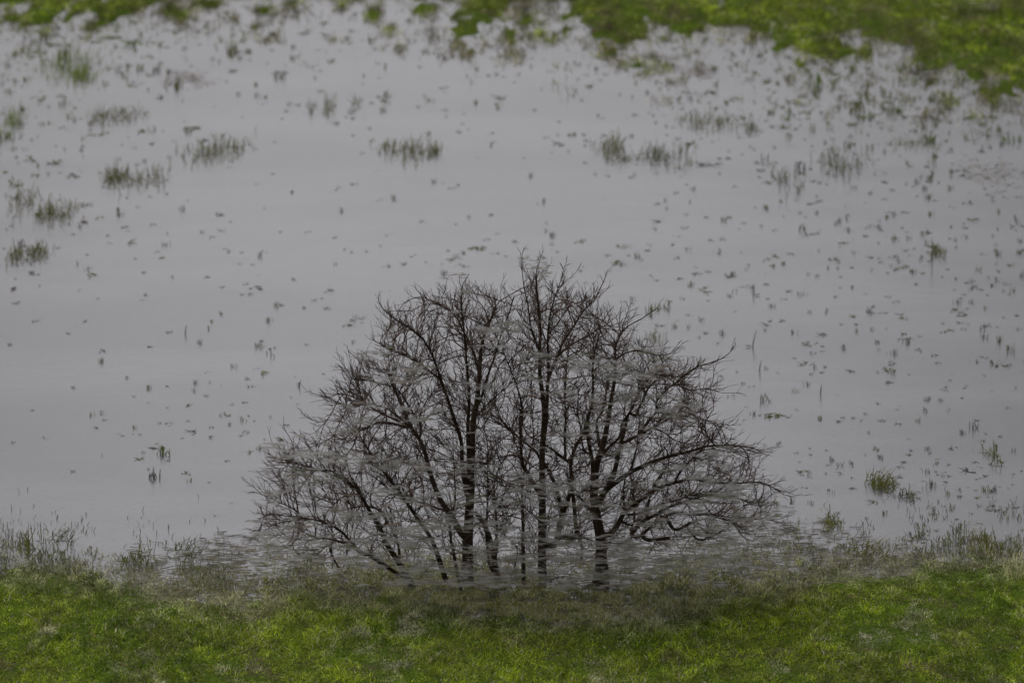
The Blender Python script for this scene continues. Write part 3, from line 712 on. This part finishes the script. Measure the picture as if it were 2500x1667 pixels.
for _ in range(22):
    WISPS.append((g.uniform(760, 1650), g.uniform(1285, 1350), g.uniform(50, 120), g.uniform(6, 16)))
Pw, Dw, Bw, Ww, Cw = [], [], [], [], []
def streak(cx, cy, w, dep, tone, th):
    """one thin wavy streak of added stems, w pixels long, hung at one depth"""
    n = int(w * (.55 + .42 * th)); amp = g.uniform(.6, 2.6); wl = g.uniform(.05, .12); ph = g.uniform(0, 6.3); sl = g.normal() * .05
    for _ in range(n):
        t = float(np.clip(g.normal() * .30, -.75, .75)); px = cx + t * w
        py = cy + amp * math.sin(px * wl + ph) + sl * t * w + g.normal() * th * (1.1 - abs(t))
        p = at_depth(px, py, YT + dep + g.normal() * .05)
        if p[2] < .02: p = ground(px, py, .02)
        L = g.uniform(.06, .20); a = g.normal() * .16 + amp * wl * math.cos(px * wl + ph)* -.8
        Pw.append(p); Dw.append(np.array([math.cos(a), g.normal() * .2, math.sin(a)]) * L * g.choice([-1, 1])); Bw.append(np.array([0, 0, g.normal() * .012]))
        Ww.append(np.array([0, .0015, .0024]) * g.uniform(.5, 1.6)); Cw.append(tone * g.uniform(.8, 1.2))
TONES = [np.array([.58, .56, .55]), np.array([.54, .525, .51]), np.array([.42, .41, .38]), np.array([.30, .31, .22]), np.array([.40, .32, .28])]  # close to the water tone, so the added wisps break up the tree
for (cx, cy, w, h) in WISPS:
    cx, cy, w, h = cx * 1.063, cy * 1.063, w * 1.063, h * 1.063
    hd = float(half_depth(cx, cy)); dep = -hd * g.uniform(.8, 1.05) - .25
    for _ in range(max(2, int(w * h / 150.))):
        k = int(g.choice(5, p=[.34, .30, .18, .10, .08]))
        streak(cx + g.normal() * w * .33, cy + g.normal() * h * .42, g.uniform(9, 30), dep + g.normal() * .3, TONES[k], g.uniform(.9, 2.6))
for _ in range(380):                                             # short single streaks, thicker sown towards the water
    px = g.uniform(560, 1900); py = 1400 - abs(g.normal()) * 230
    if py < 700 or not inside(np.array([px]), np.array([min(py, 1370)]))[0]: continue
    hd = float(half_depth(px, py)); k = int(g.choice(5, p=[.42, .30, .16, .08, .04]))
    streak(px, py, g.uniform(12, 36), -hd * g.uniform(.6, 1.05) - .2, TONES[k], g.uniform(1., 2.2))
me = blades('wisps', np.array(Pw), np.array(Dw), np.array(Bw), np.array(Ww), np.array(Cw)); print('wisps', len(Pw))
tag(link('ripple_wisps', me, M_WISP), 'added pale grey wisps for the blurred grass and ripples streaking the reflected tree', 'grass', kind='stuff')

# ------------------------------------------------------------------ world, sun, camera
w = bpy.data.worlds.new('World'); sc.world = w; w.use_nodes = True; nt = w.node_tree; bg = nt.nodes['Background']
sky = nt.nodes.new('ShaderNodeTexSky'); sky.sky_type = 'NISHITA'; sky.sun_disc = False
SE, SR = R(44), R(-34)
sky.sun_elevation = SE; sky.sun_rotation = SR; sky.dust_density = 4; sky.ozone_density = 1
hs = nt.nodes.new('ShaderNodeHueSaturation'); hs.inputs['Saturation'].default_value = .12
tcw = nt.nodes.new('ShaderNodeTexCoord')
nw = noise_node(nt, 2.4, 5, tcw.outputs['Generated'])
rw = ramp(nt, nw.outputs['Fac'], [(.3, (.86, .852, .874)), (.7, (1.0, .988, 1.006))])
sx = nt.nodes.new('ShaderNodeSeparateXYZ'); nt.links.new(tcw.outputs['Generated'], sx.inputs[0])
rg = ramp(nt, sx.outputs['Z'], [(.0, (.36, .36, .365)), (.35, (.60, .60, .60)), (1, (1, 1, 1))])     # an overcast sky is dimmer towards the horizon
m2 = nt.nodes.new('ShaderNodeMix'); m2.data_type = 'RGBA'; m2.blend_type = 'MULTIPLY'; m2.inputs[0].default_value = 1
ml = nt.nodes.new('ShaderNodeMix'); ml.data_type = 'RGBA'; ml.blend_type = 'MULTIPLY'; ml.inputs[0].default_value = 1
nt.links.new(sky.outputs[0], hs.inputs['Color']); nt.links.new(hs.outputs[0], ml.inputs[6]); nt.links.new(rw.outputs[0], ml.inputs[7])
vd = nt.nodes.new('ShaderNodeVectorMath'); vd.operation = 'DOT_PRODUCT'; vd.inputs[1].default_value = (.0, .9603, .2790); nt.links.new(tcw.outputs['Generated'], vd.inputs[0])
mr = nt.nodes.new('ShaderNodeMapRange'); mr.interpolation_type = 'SMOOTHSTEP'; mr.inputs['From Min'].default_value = .9835; mr.inputs['From Max'].default_value = 1.0; mr.inputs['To Min'].default_value = .70; mr.inputs['To Max'].default_value = 1.36
nt.links.new(vd.outputs['Value'], mr.inputs['Value'])                                               # bright sky patch added to lighten the water mid-frame against darker corners
m3 = nt.nodes.new('ShaderNodeMix'); m3.data_type = 'RGBA'; m3.blend_type = 'MULTIPLY'; m3.inputs[0].default_value = 1
nt.links.new(ml.outputs[2], m3.inputs[6]); nt.links.new(mr.outputs[0], m3.inputs[7])
nt.links.new(m3.outputs[2], m2.inputs[6]); nt.links.new(rg.outputs[0], m2.inputs[7]); nt.links.new(m2.outputs[2], bg.inputs['Color']); bg.inputs['Strength'].default_value = .15
sl = bpy.data.lights.new('sun', 'SUN'); sl.energy = 1.2; sl.angle = R(14); sl.color = (1, .98, .95)
so = bpy.data.objects.new('sun', sl); COL.objects.link(so)
so.rotation_euler = (math.pi / 2 - SE, 0, math.pi - SR) ; so.location = (0, 100, 80)
so.rotation_euler = Vector((math.sin(SR) * math.cos(SE), math.cos(SR) * math.cos(SE), math.sin(SE))).to_track_quat('Z', 'Y').to_euler()

cd = bpy.data.cameras.new('camera'); cd.lens = FOC; cd.sensor_width = 36; cd.clip_end = 9000; cd.clip_start = 1
co = bpy.data.objects.new('camera', cd); COL.objects.link(co); co.location = (0, 0, CH); co.rotation_euler = (math.pi / 2 - PITCH, 0, 0)
cd.dof.use_dof = True; cd.dof.focus_distance = 107.5; cd.dof.aperture_fstop = .6
sc.camera = co
vs = sc.view_settings; vs.view_transform = 'Standard'; vs.look = 'None'; vs.gamma = 1; vs.use_curve_mapping = False; vs.exposure = .88
